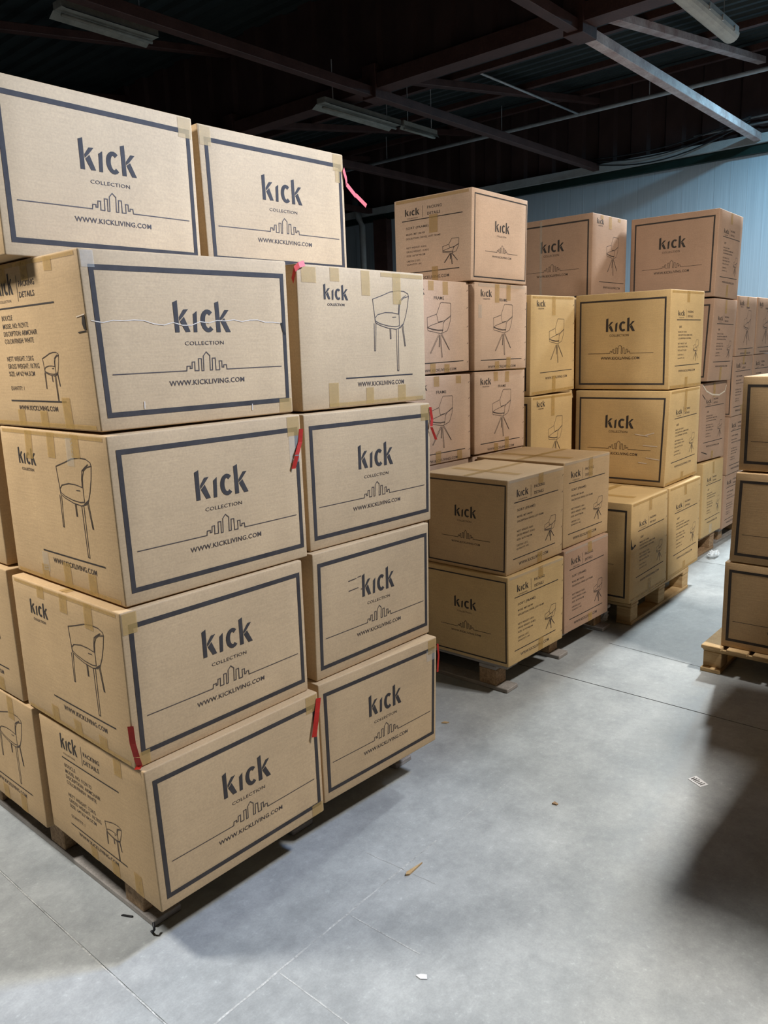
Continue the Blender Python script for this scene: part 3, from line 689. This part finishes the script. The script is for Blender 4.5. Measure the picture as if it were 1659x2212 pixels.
# code, label, group, cardboard, x, y, yaw, width, depth, z, height, corner wear (mm), printed sides
TABLE = [
 ('A1L', 'bottom front corner carton of the nearest stack, packing details on its left side', GA, 'tan', 0.997, 1.753, -0.8, 0.634, 0.630, 0.145, 0.429, {'Fb': (3, -4, -2), 'Ft': (-3, 5, 5), 'Lb': (1, 2, 13), 'Lt': (-3, -3, -14), 'Rb': (0, -2, -7), 'Rt': (1, 1, 7)}, ((R, 'logo', 'A'), (L, 'pack', 'A'))),
 ('A1R', 'bottom right carton of the nearest stack, lying over the aisle floor', GA, 'tan', 1.659, 1.768, -3.3, 0.597, 0.638, 0.145, 0.434, {'Ft': (-1, 1, 2), 'Rt': (3, -4, -3), 'Rb': (-5, 5, -1)}, ((R, 'logo', 'A'),)),
 ('A2L', 'second tier front corner carton of the nearest stack, red strap at its lower edge', GA, 'tan', 0.987, 1.784, -0.8, 0.636, 0.643, 0.576, 0.442, {'Rb': (-1, 2, 0), 'Lb': (0, 1, 3), 'Lt': (0, -1, -4)}, ((R, 'logo', 'A'), (L, 'chair', 'A'))),
 ('A2R', 'second tier right carton of the nearest stack, with ink smudges left of its logo', GA, 'tan', 1.675, 1.787, -1.6, 0.597, 0.638, 0.581, 0.440, {'Ft': (3, -3, 1), 'Rt': (1, -2, -3), 'Rb': (-3, 3, -2), 'Fb': (-2, 2, 1)}, ((R, 'logo', 'A'),)),
 ('A3L', 'third tier front corner carton of the nearest stack, chair drawing on its left side', GA, 'tan', 1.013, 1.797, -1.2, 0.645, 0.646, 1.021, 0.454, {'Ft': (-2, 2, -2), 'Rt': (0, 0, 2), 'Fb': (2, -1, 2)}, ((R, 'logo', 'A'), (L, 'chair', 'A'))),
 ('A3R', 'third tier right carton of the nearest stack, thin red strap at its right edge', GA, 'tan', 1.692, 1.806, -2.6, 0.614, 0.638, 1.024, 0.446, {'Rt': (1, -3, -5), 'Rb': (-2, 2, -1)}, ((R, 'logo', 'A'),)),
 ('A4L', 'fourth tier front corner carton with a cracked crease across its bordered face', GA, 'tan', 1.014, 1.834, -1.3, 0.651, 0.638, 1.478, 0.455, {'Ft': (-5, 4, -5), 'Fb': (4, -4, 3), 'Rt': (2, -1, 5), 'Rb': (0, 1, 3)}, ((R, 'logo', 'A'), (L, 'pack', 'A'))),
 ('A4R', 'fourth tier right carton turned to show a large tub chair drawing', GA, 'tan', 1.725, 1.838, -0.6, 0.633, 0.626, 1.473, 0.459, {'Ft': (1, -1, 2), 'Rb': (-1, 0, -4), 'Fb': (-1, 2, 4)}, ((R, 'chair', 'A'),)),
 ('A5L', 'top left carton of the nearest stack, cut by the left picture edge', GA, 'tan', 0.964, 2.120, 0.7, 0.626, 0.638, 1.936, 0.445, {'Rt': (1, -2, 0)}, ((R, 'logo', 'A'),)),
 ('A5R', 'top right carton of the nearest stack, red strap sticking out at its corner', GA, 'tan', 1.626, 2.138, -1.6, 0.633, 0.638, 1.935, 0.442, {'Ft': (-4, 4, 0)}, ((R, 'logo', 'A'),)),
 ('A1B', 'bottom tier carton at the left picture edge, tub chair drawing on its side', GA, 'tan', 0.990, 2.398, -0.6, 0.634, 0.630, 0.145, 0.429, {}, ((L, 'chair', 'A'),)),
 ('A2B', 'second tier carton at the left picture edge, behind the front corner one', GA, 'tan', 0.990, 2.450, -0.6, 0.634, 0.600, 0.582, 0.445, {}, ((L, 'chair', 'A'),)),
 ('A3B', 'third tier carton sliver at the left picture edge', GA, 'tan', 1.010, 2.480, -0.6, 0.634, 0.600, 1.032, 0.445, {}, ((L, 'chair', 'A'),)),
 ('B2L', 'upper left carton of the low second stack, its shaded face toward the viewer', GB, 'tan', 3.029, 1.896, -1.5, 0.521, 0.494, 0.600, 0.459, {'Ft': (2, -4, -3), 'Rt': (0, -1, -2), 'Rb': (-3, 4, 3), 'Fb': (-3, 2, -2), 'Bt': (4, -2, 7)}, ((R, 'pack', 'F'), (L, 'logo', 'F'))),
 ('B1L', 'lower left carton of the low second stack, resting over a pallet block', GB, 'yellow', 3.011, 1.878, -1.2, 0.516, 0.517, 0.145, 0.452, {'Fb': (2, 0, 5), 'Ft': (0, 2, 4), 'Rt': (0, -2, -5)}, ((R, 'pack', 'F'), (L, 'logo', 'F'))),
 ('B2R', 'upper right carton of the low second stack, with an open topped seam', GB, 'tan', 3.569, 1.894, -0.7, 0.514, 0.538, 0.612, 0.456, {'Rt': (2, -3, 0), 'Fb': (1, 0, 2), 'Bt': (-2, 3, 0)}, ((R, 'pack', 'F'),)),
 ('B1R', 'lower right carton of the low second stack, brownish side with packing details', GB, 'brown', 3.559, 1.877, -1.3, 0.498, 0.517, 0.145, 0.464, {'Rt': (-2, 4, 4), 'Rb': (1, -4, -8), 'Fb': (3, -2, 6), 'Ft': (-2, 2, -2)}, ((R, 'pack', 'F'),)),
 ('C5', 'lone top carton of the tall second stack, one side dark and one bright', GB, 'pink', 3.513, 2.407, 0.1, 0.551, 0.516, 2.006, 0.460, {'Ft': (4, -4, 1), 'Lt': (0, 0, 2), 'Rt': (3, -4, -4), 'Rb': (-3, 3, -1), 'Fb': (-4, 5, 1)}, ((R, 'logo', 'F'), (L, 'pack', 'F'))),
 ('C4L', 'upper left swivel chair frame carton, partly hidden by the nearest stack', GB, 'pink', 2.985, 2.447, -0.5, 0.544, 0.517, 1.534, 0.464, {'Rt': (1, 0, 4), 'Rb': (0, 2, 6)}, ((R, 'chair', 'F'),)),
 ('C4R', 'upper right swivel chair frame carton, directly under the lone top carton', GB, 'pink', 3.550, 2.420, 0.4, 0.540, 0.517, 1.534, 0.467, {'Ft': (2, -2, 0), 'Rt': (2, -2, 2), 'Fb': (-1, 2, 4), 'Rb': (-2, 2, -2)}, ((R, 'chair', 'F'),)),
 ('C3L', 'lower left swivel chair frame carton, just above the low stack top', GB, 'pink', 2.981, 2.441, -0.8, 0.540, 0.517, 1.073, 0.457, {'Rt': (0, -2, -6), 'Rb': (-1, 1, -2)}, ((R, 'chair', 'F'),)),
 ('C3R', 'lower right swivel chair frame carton, just above the low stack top', GB, 'pink', 3.553, 2.428, 0.8, 0.536, 0.517, 1.073, 0.458, {'Ft': (2, -2, 0), 'Rt': (0, -2, -6), 'Fb': (0, 2, 7), 'Rb': (-2, 2, -1)}, ((R, 'chair', 'F'),)),
 ('D3R', 'top right carton of the third stack, logo and packing details both showing', GD, 'yellow', 4.848, 1.866, -0.8, 0.550, 0.638, 1.362, 0.611, {'Lt': (0, 1, 4), 'Ft': (-3, 2, -4), 'Rt': (0, 1, 4), 'Rb': (1, -1, -2), 'Fb': (3, -2, 3), 'Lb': (1, 0, 3)}, ((R, 'pack', 'D'), (L, 'logo', 'D'))),
 ('D3L', 'yellowish carton with a full swivel chair drawing beside the top of the third stack', GD, 'yellow', 4.203, 2.461, 0.0, 0.554, 0.635, 1.361, 0.602, {'Ft': (0, -2, -6), 'Rt': (0, 2, 7), 'Fb': (-2, 2, -1), 'Rb': (4, -1, 10)}, ((R, 'chair', 'D'), (L, 'logo', 'D'))),
 ('D2R', 'middle right carton of the third stack with dents in its logo side', GD, 'yellow', 4.827, 1.849, 0.6, 0.560, 0.629, 0.755, 0.605, {'Lt': (0, -1, -3), 'Ft': (5, -7, -3), 'Rb': (4, -1, 10), 'Fb': (-7, 8, -1)}, ((R, 'pack', 'D'), (L, 'logo', 'D'))),
 ('D2L', 'yellowish chair carton half hidden behind the low second stack', GD, 'yellow', 4.200, 2.455, 0.8, 0.546, 0.635, 0.757, 0.601, {'Ft': (0, -2, -4), 'Rt': (-2, 0, -5)}, ((R, 'chair', 'D'), (L, 'logo', 'D'))),
 ('D1L', 'bottom left carton of the third stack with a torn front edge and bare top', GD, 'yellow', 4.225, 1.808, 0.4, 0.560, 0.635, 0.152, 0.600, {'Rt': (-4, 4, 0), 'Fb': (0, -1, -3), 'Rb': (5, -4, 5)}, ((R, 'pack', 'D'), (L, 'logo', 'D'))),
 ('D1R', 'bottom right carton of the third stack, over the pallet end', GD, 'yellow', 4.822, 1.816, 0.2, 0.557, 0.635, 0.152, 0.600, {'Ft': (-5, 4, -3), 'Rt': (-2, 2, 0), 'Fb': (4, -5, -1), 'Rb': (3, -2, 4)}, ((R, 'pack', 'D'),)),
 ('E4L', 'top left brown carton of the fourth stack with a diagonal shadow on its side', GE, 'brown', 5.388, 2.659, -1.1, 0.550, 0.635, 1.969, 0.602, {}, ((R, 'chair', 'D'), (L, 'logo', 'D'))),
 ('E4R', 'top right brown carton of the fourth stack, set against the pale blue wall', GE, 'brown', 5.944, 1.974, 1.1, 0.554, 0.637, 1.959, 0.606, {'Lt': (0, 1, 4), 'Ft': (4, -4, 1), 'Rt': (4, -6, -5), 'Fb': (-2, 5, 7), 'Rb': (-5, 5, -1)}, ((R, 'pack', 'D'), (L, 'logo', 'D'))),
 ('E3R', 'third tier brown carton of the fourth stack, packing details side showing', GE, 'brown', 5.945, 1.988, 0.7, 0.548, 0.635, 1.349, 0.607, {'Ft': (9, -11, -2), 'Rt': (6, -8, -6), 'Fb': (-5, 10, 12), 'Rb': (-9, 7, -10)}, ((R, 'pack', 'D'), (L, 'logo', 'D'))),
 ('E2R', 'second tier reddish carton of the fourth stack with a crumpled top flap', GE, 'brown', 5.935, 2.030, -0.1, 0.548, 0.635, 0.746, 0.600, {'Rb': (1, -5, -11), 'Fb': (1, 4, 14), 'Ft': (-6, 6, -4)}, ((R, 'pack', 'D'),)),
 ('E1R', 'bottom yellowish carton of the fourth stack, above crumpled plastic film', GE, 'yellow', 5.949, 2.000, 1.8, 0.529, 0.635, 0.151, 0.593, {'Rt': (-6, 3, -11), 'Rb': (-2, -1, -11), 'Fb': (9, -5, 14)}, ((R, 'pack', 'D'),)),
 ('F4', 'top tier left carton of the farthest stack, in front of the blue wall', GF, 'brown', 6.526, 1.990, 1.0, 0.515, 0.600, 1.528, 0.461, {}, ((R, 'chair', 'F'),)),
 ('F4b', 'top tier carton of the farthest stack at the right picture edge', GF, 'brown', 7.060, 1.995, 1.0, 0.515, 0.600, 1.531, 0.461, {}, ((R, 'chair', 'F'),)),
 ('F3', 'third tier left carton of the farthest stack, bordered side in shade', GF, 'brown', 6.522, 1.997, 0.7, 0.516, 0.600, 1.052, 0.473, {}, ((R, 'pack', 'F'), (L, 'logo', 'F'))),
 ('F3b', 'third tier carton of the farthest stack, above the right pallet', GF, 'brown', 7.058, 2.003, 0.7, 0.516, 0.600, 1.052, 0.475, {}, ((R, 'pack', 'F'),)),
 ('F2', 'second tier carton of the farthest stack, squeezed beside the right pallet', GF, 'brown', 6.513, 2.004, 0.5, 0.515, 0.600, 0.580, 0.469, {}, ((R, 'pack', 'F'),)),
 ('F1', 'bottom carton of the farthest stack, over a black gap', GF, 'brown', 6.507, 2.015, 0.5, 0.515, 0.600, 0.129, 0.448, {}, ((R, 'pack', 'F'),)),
 ('G3', 'top carton at the right picture edge with a brightly lit top', GG, 'tan', 3.917, 0.519, -0.6, 0.626, 0.634, 1.036, 0.448, {'Lt': (0, 1, 2), 'Lb': (1, -1, 3)}, ((L, 'logo', 'A'),)),
 ('G2', 'middle carton at the right picture edge', GG, 'tan', 3.908, 0.526, 0.3, 0.626, 0.635, 0.585, 0.447, {'Lt': (3, -4, -3), 'Lb': (-3, 4, 3)}, ((L, 'logo', 'A'),)),
 ('G1', 'bottom carton at the right picture edge, standing on a new pallet', GG, 'tan', 3.910, 0.538, 0.8, 0.626, 0.645, 0.144, 0.438, {'Lb': (0, -1, -3)}, ((L, 'logo', 'A'),)),
]
for row in TABLE: carton(*row)
# cartons buried inside the stacks: they carry what stands on them; the unseen H stack is added to shade the aisle
HID = {'A': ('carton buried inside the nearest stack', 'buried cartons of the nearest stack', 'tan'),
       'C': ('carton buried inside the second stack', 'buried cartons of the second stack', 'pink'),
       'D': ('carton buried inside the third stack', 'buried cartons of the third stack', 'yellow'),
       'E': ('carton buried inside the fourth stack', 'buried cartons of the fourth stack', 'brown'),
       'F': ('carton buried inside the farthest stack', 'buried cartons of the farthest stack', 'pink'),
       'H': ('carton of an added stack shading the aisle, beyond the picture edge', 'unseen cartons added to shade the aisle', 'tan')}
HID_MID = {'A': 1.3, 'C': 3.2, 'D': 4.5, 'E': 9, 'F': 9, 'H': 3.0}
hid = [('A', 1.010, 2.500, 0.634, 0.600, 1.482, 0.450)]
for k in range(4): hid.append(('A', 1.690, 2.50, 0.634, 0.62, 0.145 + k * 0.447, 0.440))
for k in range(2):
    hid.append(('C', 2.985, 2.445, 0.53, 0.517, 0.1455 + k * 0.4635, 0.461)); hid.append(('C', 3.555, 2.445, 0.53, 0.517, 0.1455 + k * 0.4635, 0.461))
hid.append(('D', 4.205, 2.470, 0.55, 0.62, 0.152, 0.602))
for k in range(3): hid.append(('D', 4.840, 2.530, 0.54, 0.60, 0.152 + k * 0.605, 0.602))
for k in range(3): hid.append(('E', 5.392, 2.690, 0.53, 0.62, 0.151 + k * 0.606, 0.603))
for k in range(2): hid.append(('F', 7.050, 2.010, 0.515, 0.60, 0.129 + k * 0.462, 0.458))
for k in range(3):
    hid.append(('H', 2.60, -0.385 + 0.01 * k, 0.625, 0.635, 0.144 + k * 0.448, 0.445))
    hid.append(('H', 3.24, -0.31 + 0.01 * k, 0.625, 0.635, 0.144 + k * 0.448, 0.445))
hid.append(('H', 3.25, -0.31, 0.60, 0.635, 1.489, 0.35))
for n_, (g_, u, v, w, d, z, h) in enumerate(hid):
    lab, grp, mt = HID[g_]
    tier = ('bottom', 'second', 'third', 'fourth')[min(3, int((z - .10) / (h + .003)))]
    lab = '%s tier %s %s' % (tier, 'near column' if u < HID_MID[g_] else 'far column', lab)
    carton('hid%d' % n_, lab, grp, mt, u, v, 0, w, d, z, h, {}, (('L', 'logo', 'A'),) if g_ == 'H' and u < 3 else (), g_ == 'H')

# ---- tape, straps, wear
B = BOXES
for c, sd in (('A2L', 1), ('A3L', 2), ('A1B', 3), ('A2B', 4), ('A3B', 5), ('A4L', 7)): edge_tapes(B[c], 'L', (.30, .52, .74), .13, .15, c in ('A2L', 'A3L', 'A4L'), sd)
for s0, t0, t1 in ((.74, .86, .985), (.60, .01, .12), (.40, .01, .11), (.80, .01, .17)): B['A1L'].tape('L', s0, s0 + .065, t0, t1)
b_ = B['A4R']
for s0, s1, t0, t1 in ((.229, .297, .898, .992), (.462, .530, .81, .988), (.718, .788, .755, .985), (.19, .262, .012, .186), (.474, .536, .014, .136), (.742, .811, .022, .141), (.19, .97, .012, .040), (.62, .985, .955, .985), (.03, .13, .88, .985)): b_.tape('R', s0, s1, t0, t1)
for c, rt, tp in (('A5L', True, True), ('A5R', True, True), ('A5R', False, True), ('A3L', True, True), ('A3R', True, True), ('A1L', True, True), ('A1R', True, True), ('A2L', False, True), ('A2L', False, False), ('A1L', True, False), ('A4L', True, False)): corner_tape(B[c], 'R', rt, tp)
B['A3L'].tape('R', .92, .985, .68, .86, 'clear'); B['A5R'].tape('R', .93, .965, .77, .88); B['A1R'].tape('R', .90, .99, .80, .90, 'clear')
B['A3L'].tape('L', .30, .36, .07, .20, 'clear'); B['A3L'].tape('L', .66, .72, .80, .97, 'clear'); B['A4L'].tape('R', .008, .06, .90, .99, 'clear')
for c, sd in (('C4L', 1), ('C4R', 2), ('C3L', 3), ('C3R', 4)): edge_tapes(B[c], 'R', (.40, .62) if sd != 3 else (.45, .80), .15, .13, False, sd)
B['C4R'].tape('R', .06, .95, .955, .99, 'clear'); B['C4R'].tape('R', .06, .12, .60, .75, 'clear')
for c, sd in (('B2L', 1), ('B2R', 2), ('B1L', 3), ('B1R', 4)): edge_tapes(B[c], 'R', (.56,), .16, .14, False, sd); B[c].tape('R', .02, .98, .965, .992, 'clear')
B['C5'].tape('L', .47, .58, .58, .78); B['C5'].tape('L', .50, .58, .02, .20); B['C5'].tape('L', .03, .96, .955, .99)
for c, sd in (('D3R', 1), ('D2R', 2), ('D1L', 3), ('D1R', 4), ('D3L', 5), ('D2L', 6), ('E4L', 7), ('E4R', 8), ('E3R', 9), ('E2R', 10), ('E1R', 11), ('F4', 12), ('F3', 13)):
    edge_tapes(B[c], 'R', (.50,), .17, .13, c[0] == 'D', sd)
for c in ('E4L',): edge_tapes(B[c], 'R', (.26, .76), .07, .05, False, 3)
B['E4L'].tape('L', .33, .36, .02, .98, 'clear')
for c in ('B2L', 'B2R', 'D1L', 'D1R', 'G3', 'A5L', 'A5R', 'C5', 'E4L', 'E4R', 'F4', 'D3L', 'D3R', 'A2L', 'A1L', 'A1R'): top_tapes(B[c])
# staples along the glued edge of the chair cartons
for c in ('C4L', 'C4R', 'C3L', 'C3R', 'D3L', 'D1L', 'D1R', 'B2L', 'B1L'):
    for k in range(5):
        t_ = .10 + .2 * k + .01 * (k % 2)
        B[c].line('staple', 'R', [(.965, t_), (.978, t_ + .012)], .003, 'hollow', .0012)
# cracked crease, tears and slots of the creased carton
R_ = random.Random(3); pts = [(.02, .615)]
for k in range(1, 22): pts.append((.02 + .044 * k, .605 + .012 * R_.uniform(-1, 1) + .012 * math.sin(k * .5)))
B['A4L'].line('crease', 'R', pts, .0022, 'liner', .0012)
B['A4L'].poly('tear', 'R', [(.947, .600), (.962, .602), (.966, .555), (.978, .525), (.966, .520), (.957, .545)], 'hollow', .0012)
B['A4L'].poly('tear', 'L', [(.972, .64), (.992, .645), (.992, .565), (.975, .57), (.966, .60)], 'hollow', .0012)
B['A4L'].line('crease', 'L', [(.93, .64), (.99, .65)], .003, 'liner', .0014); B['A4L'].line('crease', 'L', [(.93, .555), (.99, .56)], .003, 'hollow', .0014)
for s_, t_ in ((.20, .115), (.75, .045)): B['A4L'].line('crease', 'R', [(s_, t_), (s_ + .002, t_ + .035)], .003, 'liner', .0014)
B['D1L'].poly('tear', 'R', [(.004, .66), (.03, .58), (.055, .56), (.10, .585), (.13, .57), (.05, .545), (.012, .545), (.004, .57)], 'hollow', .0012)
for q in ([(.67, .545), (.80, .53)], [(.78, .54), (.86, .565)], [(.76, .43), (.90, .425)], [(.80, .30), (.93, .285)], [(.72, .245), (.80, .24)]): B['D2R'].line('crease', 'L', q, .006, 'liner', .0012)
B['E2R'].line('crease', 'R', [(.06, .98), (.20, .90), (.42, .845), (.70, .825), (.92, .86), (.98, .93)], .012, 'liner', .0014)
for q in ([(.06, .86), (.16, .80)], [(.10, .12), (.30, .08)]): B['E2R'].line('crease', 'R', q, .006, 'hollow', .0014)
for q in ([(.27, .71), (.33, .715)], [(.27, .63), (.345, .635)], [(.37, .615), (.40, .618)], [(.345, .72), (.37, .722)]): B['A2R'].line('ink_smudge', 'R', q, .003, 'ink_thin')
B['E1R'].tape('R', .38, .52, .02, .14, 'clear')
for bx in B.values(): bx.done()

# red plastic straps tied at the carton corners
def strap(c, pts, wd=.012, side=(1, 0, 0)): B[c].ribbon('red_strap', pts, wd, 'red', side, 'red plastic strap end')
w, h = B['A5R'].w, B['A5R'].h
strap('A5R', [(w - .004, -.004, h - .052), (w + .004, -.008, h - .085), (w + .004, -.010, h - .105), (w + .040, -.02, h - .14), (w + .085, -.03, h - .175)], .016, (.5, 0, .8))
h = B['A4R'].h
strap('A4R', [(.030, -.006, h + .001), (.005, -.008, h - .006), (-.012, -.006, h - .022), (-.018, .0, h - .05)], .018, (0, 0.4, 1))
w, h = B['A3L'].w, B['A3L'].h
strap('A3L', [(w - .002, -.004, h - .045), (w - .010, -.006, h - .085), (w - .030, -.010, h - .125), (w - .045, -.008, h - .16)], .013, (1, -.6, 0))
w, h = B['A3R'].w, B['A3R'].h
strap('A3R', [(w - .004, -.005, h - .015), (w + .002, -.008, h - .06), (w - .004, -.010, h - .09), (w + .020, -.012, h - .135)], .010, (1, -.6, 0))
strap('A2L', [(-.004, -.004, .130), (-.003, -.005, .08), (.004, -.005, .035), (.010, -.005, .012), (.002, -.004, .002)], .016, (1, -1, 0))
w, h = B['A1L'].w, B['A1L'].h
strap('A1L', [(w - .002, -.006, h - .020), (w - .018, -.010, h - .075), (w - .036, -.012, h - .145)], .016, (1, -.6, 0))
w, h = B['A1R'].w, B['A1R'].h
strap('A1R', [(w + .003, -.003, h - .03), (w + .008, -.004, h - .08), (w + .004, -.003, h - .15)], .007, (1, -.6, 0))

# ================================================================ PALLETS
def pallet(label, x0, x1, y0, y1, H, along, wood, block, ends=0.0):
    """nine-block pallet; deck and runner boards run along x or y"""
    t = thing('pallet', label, 'pallet', (x0, y0, 0), 0, 'pallets under the stacks')
    W, D = x1 - x0, y1 - y0
    tb, ts, tr = .020, .020, .021; hb = H - tb - ts - tr - .001
    def bx(nm, a0, a1, c0, c1, z0, z1, mat):
        j = random.uniform(-.004, .004); s = MB()
        if along == 'x': s.box(a0 + j, a1 + j, c0, c1, z0, z1)
        else: s.box(c0, c1, a0 + j, a1 + j, z0, z1)
        return s.build(nm, mat, t, bevel=.003)
    A, C = (W, D) if along == 'x' else (D, W)     # A along the boards, C across
    n = 7; bw = .098
    for k in range(n):
        c = k * (C - bw) / (n - 1); bx('deck_board', 0, A, c, c + bw, H - tb, H - .001, wood)
    for a in (ends, (A - .10) / 2, A - .10 - ends): bx('cross_board', a, a + .10, 0, C, H - tb - ts, H - tb, wood)
    for c in (0, (C - bw) / 2, C - bw):
        bx('runner_board', 0, A, c, c + bw, 0, tr, wood)
        for a in (ends, (A - .10) / 2, A - .10 - ends): bx('block', a, a + .10, c + .004, c + bw - .004, tr, tr + hb, block)
    return t
pallet('weathered grey pallet under the nearest stack', 1.045, 2.270, 1.885, 3.060, .144, 'y', 'wood_grey', 'chipboard', .05)
pallet('pallet with grey runner ends under the low second stack', 3.040, 4.190, 1.905, 3.000, .144, 'y', 'wood_grey', 'chipboard', .06)
pallet('honey coloured pallet under the third stack', 4.285, 5.215, 1.815, 3.100, .151, 'x', 'wood_new', 'wood_new', 0)
pallet('shadowy pallet under the fourth stack', 5.400, 6.380, 2.030, 3.250, .150, 'x', 'chipboard', 'chipboard', 0)
pallet('shadowy pallet under the farthest stack', 6.530, 7.600, 2.060, 2.650, .128, 'x', 'wood_grey', 'chipboard', .05)
pallet('new pale pallet at the right edge, corner sticking out past its carton', 3.860, 4.860, 0.430, 1.265, .143, 'x', 'wood_new', 'wood_new', .03)

pallet('added grey pallet under the unseen shading stack, beyond the picture edge', 2.62, 3.82, -.37, .31, .144, 'x', 'wood_grey', 'chipboard', .05)  # added to carry the unseen stack that shades the floor

# ================================================================ LITTER
def chip(name, label, cat, pts, th, mat):
    s = MB(); n = len(pts); cx = sum(p[0] for p in pts) / n; cy = sum(p[1] for p in pts) / n
    s.v = [(x - cx, y - cy, z) for z in (0.0, th) for x, y in pts]
    s.f = [tuple(range(n - 1, -1, -1)), tuple(range(n, 2 * n))] + [(k, (k + 1) % n, n + (k + 1) % n, n + k) for k in range(n)]
    o = s.build(name, mat); o.location = (cx, cy, 0.0006)
    return tag(o, label, cat)
chip('wood_splinter', 'long pale wood splinter lying on the aisle floor', 'wood', [(1.690, 1.440), (1.702, 1.446), (1.772, 1.436), (1.700, 1.432)], .006, 'wood_new')
chip('wood_splinter', 'small pale splinter on the floor beside the low second stack', 'wood', [(2.60, 1.975), (2.612, 1.955), (2.626, 1.950), (2.618, 1.972)], .004, 'wood_new')
chip('wood_chip', 'small brown chip in the middle of the aisle floor', 'wood', [(2.335, 1.27), (2.352, 1.268), (2.346, 1.25), (2.338, 1.252)], .004, 'chipboard')
chip('paper_scrap', 'small white scrap on the floor at the bottom of the picture', 'paper', [(1.390, 1.160), (1.402, 1.152), (1.410, 1.138), (1.399, 1.128), (1.388, 1.142)], .002, 'paper')
chip('nail', 'bent dark nail on the floor beside the grey pallet', 'nail', [(1.010, 2.004), (1.016, 2.002), (1.032, 1.972), (1.026, 1.972)], .004, 'black')
lab = thing('paper_label', 'small white printed label lying on the aisle floor', 'label', (2.807, .904, .0006), math.radians(-28))
s = MB(); s.v = [(-.020, -.032, 0), (.020, -.032, 0), (.020, .032, .003), (-.020, .032, 0), (-.020, -.032, .001), (.020, -.032, .001), (.020, .032, .004), (-.020, .032, .001)]
s.f = [(0, 3, 2, 1), (4, 5, 6, 7), (0, 1, 5, 4), (1, 2, 6, 5), (2, 3, 7, 6), (3, 0, 4, 7)]; sheet = s.build('sheet', 'paper', lab)
s = MB()
for k in range(6):
    y = -.024 + k * .009; s.poly([(-.012, y, .0016 + .0004 * k), (.012 - .004 * (k % 3), y, .0020 + .0005 * k), (.012 - .004 * (k % 3), y + .004, .0022 + .0005 * k), (-.012, y + .004, .0018 + .0004 * k)])
s.build('print', 'ink', sheet)
def crumple(name, label, x, y, r, hz, seed):
    R2 = random.Random(seed); bm = bmesh.new(); bmesh.ops.create_icosphere(bm, subdivisions=3, radius=1.0)
    for v_ in bm.verts:
        k = .65 + .5 * R2.random(); v_.co = Vector((v_.co.x * r[0] * k, v_.co.y * r[1] * k, max(0.0, (v_.co.z * .5 + .5)) * hz * k))
    me = bpy.data.meshes.new(name); bm.to_mesh(me); bm.free(); me.materials.append(MAT['film'])
    o = bpy.data.objects.new(name, me); COL.objects.link(o); o.location = (x, y, 0.001)
    return tag(o, label, 'plastic')
crumple('plastic_film', 'crumpled clear plastic film on the floor beside the third stack', 6.10, 1.94, (.085, .035), .05, 5)
crumple('plastic_film', 'wad of pale plastic film behind the low second stack pallet', 4.235, 1.99, (.035, .05), .09, 8)
s = MB(); s.tube([(1.030, 1.870, .004), (1.026, 1.858, .010), (1.028, 1.850, .022), (1.034, 1.862, .036)], .004, 6)
tag(s.build('strap_end', 'black', smooth=True), 'short grey strap end curling at the grey pallet corner', 'strap')
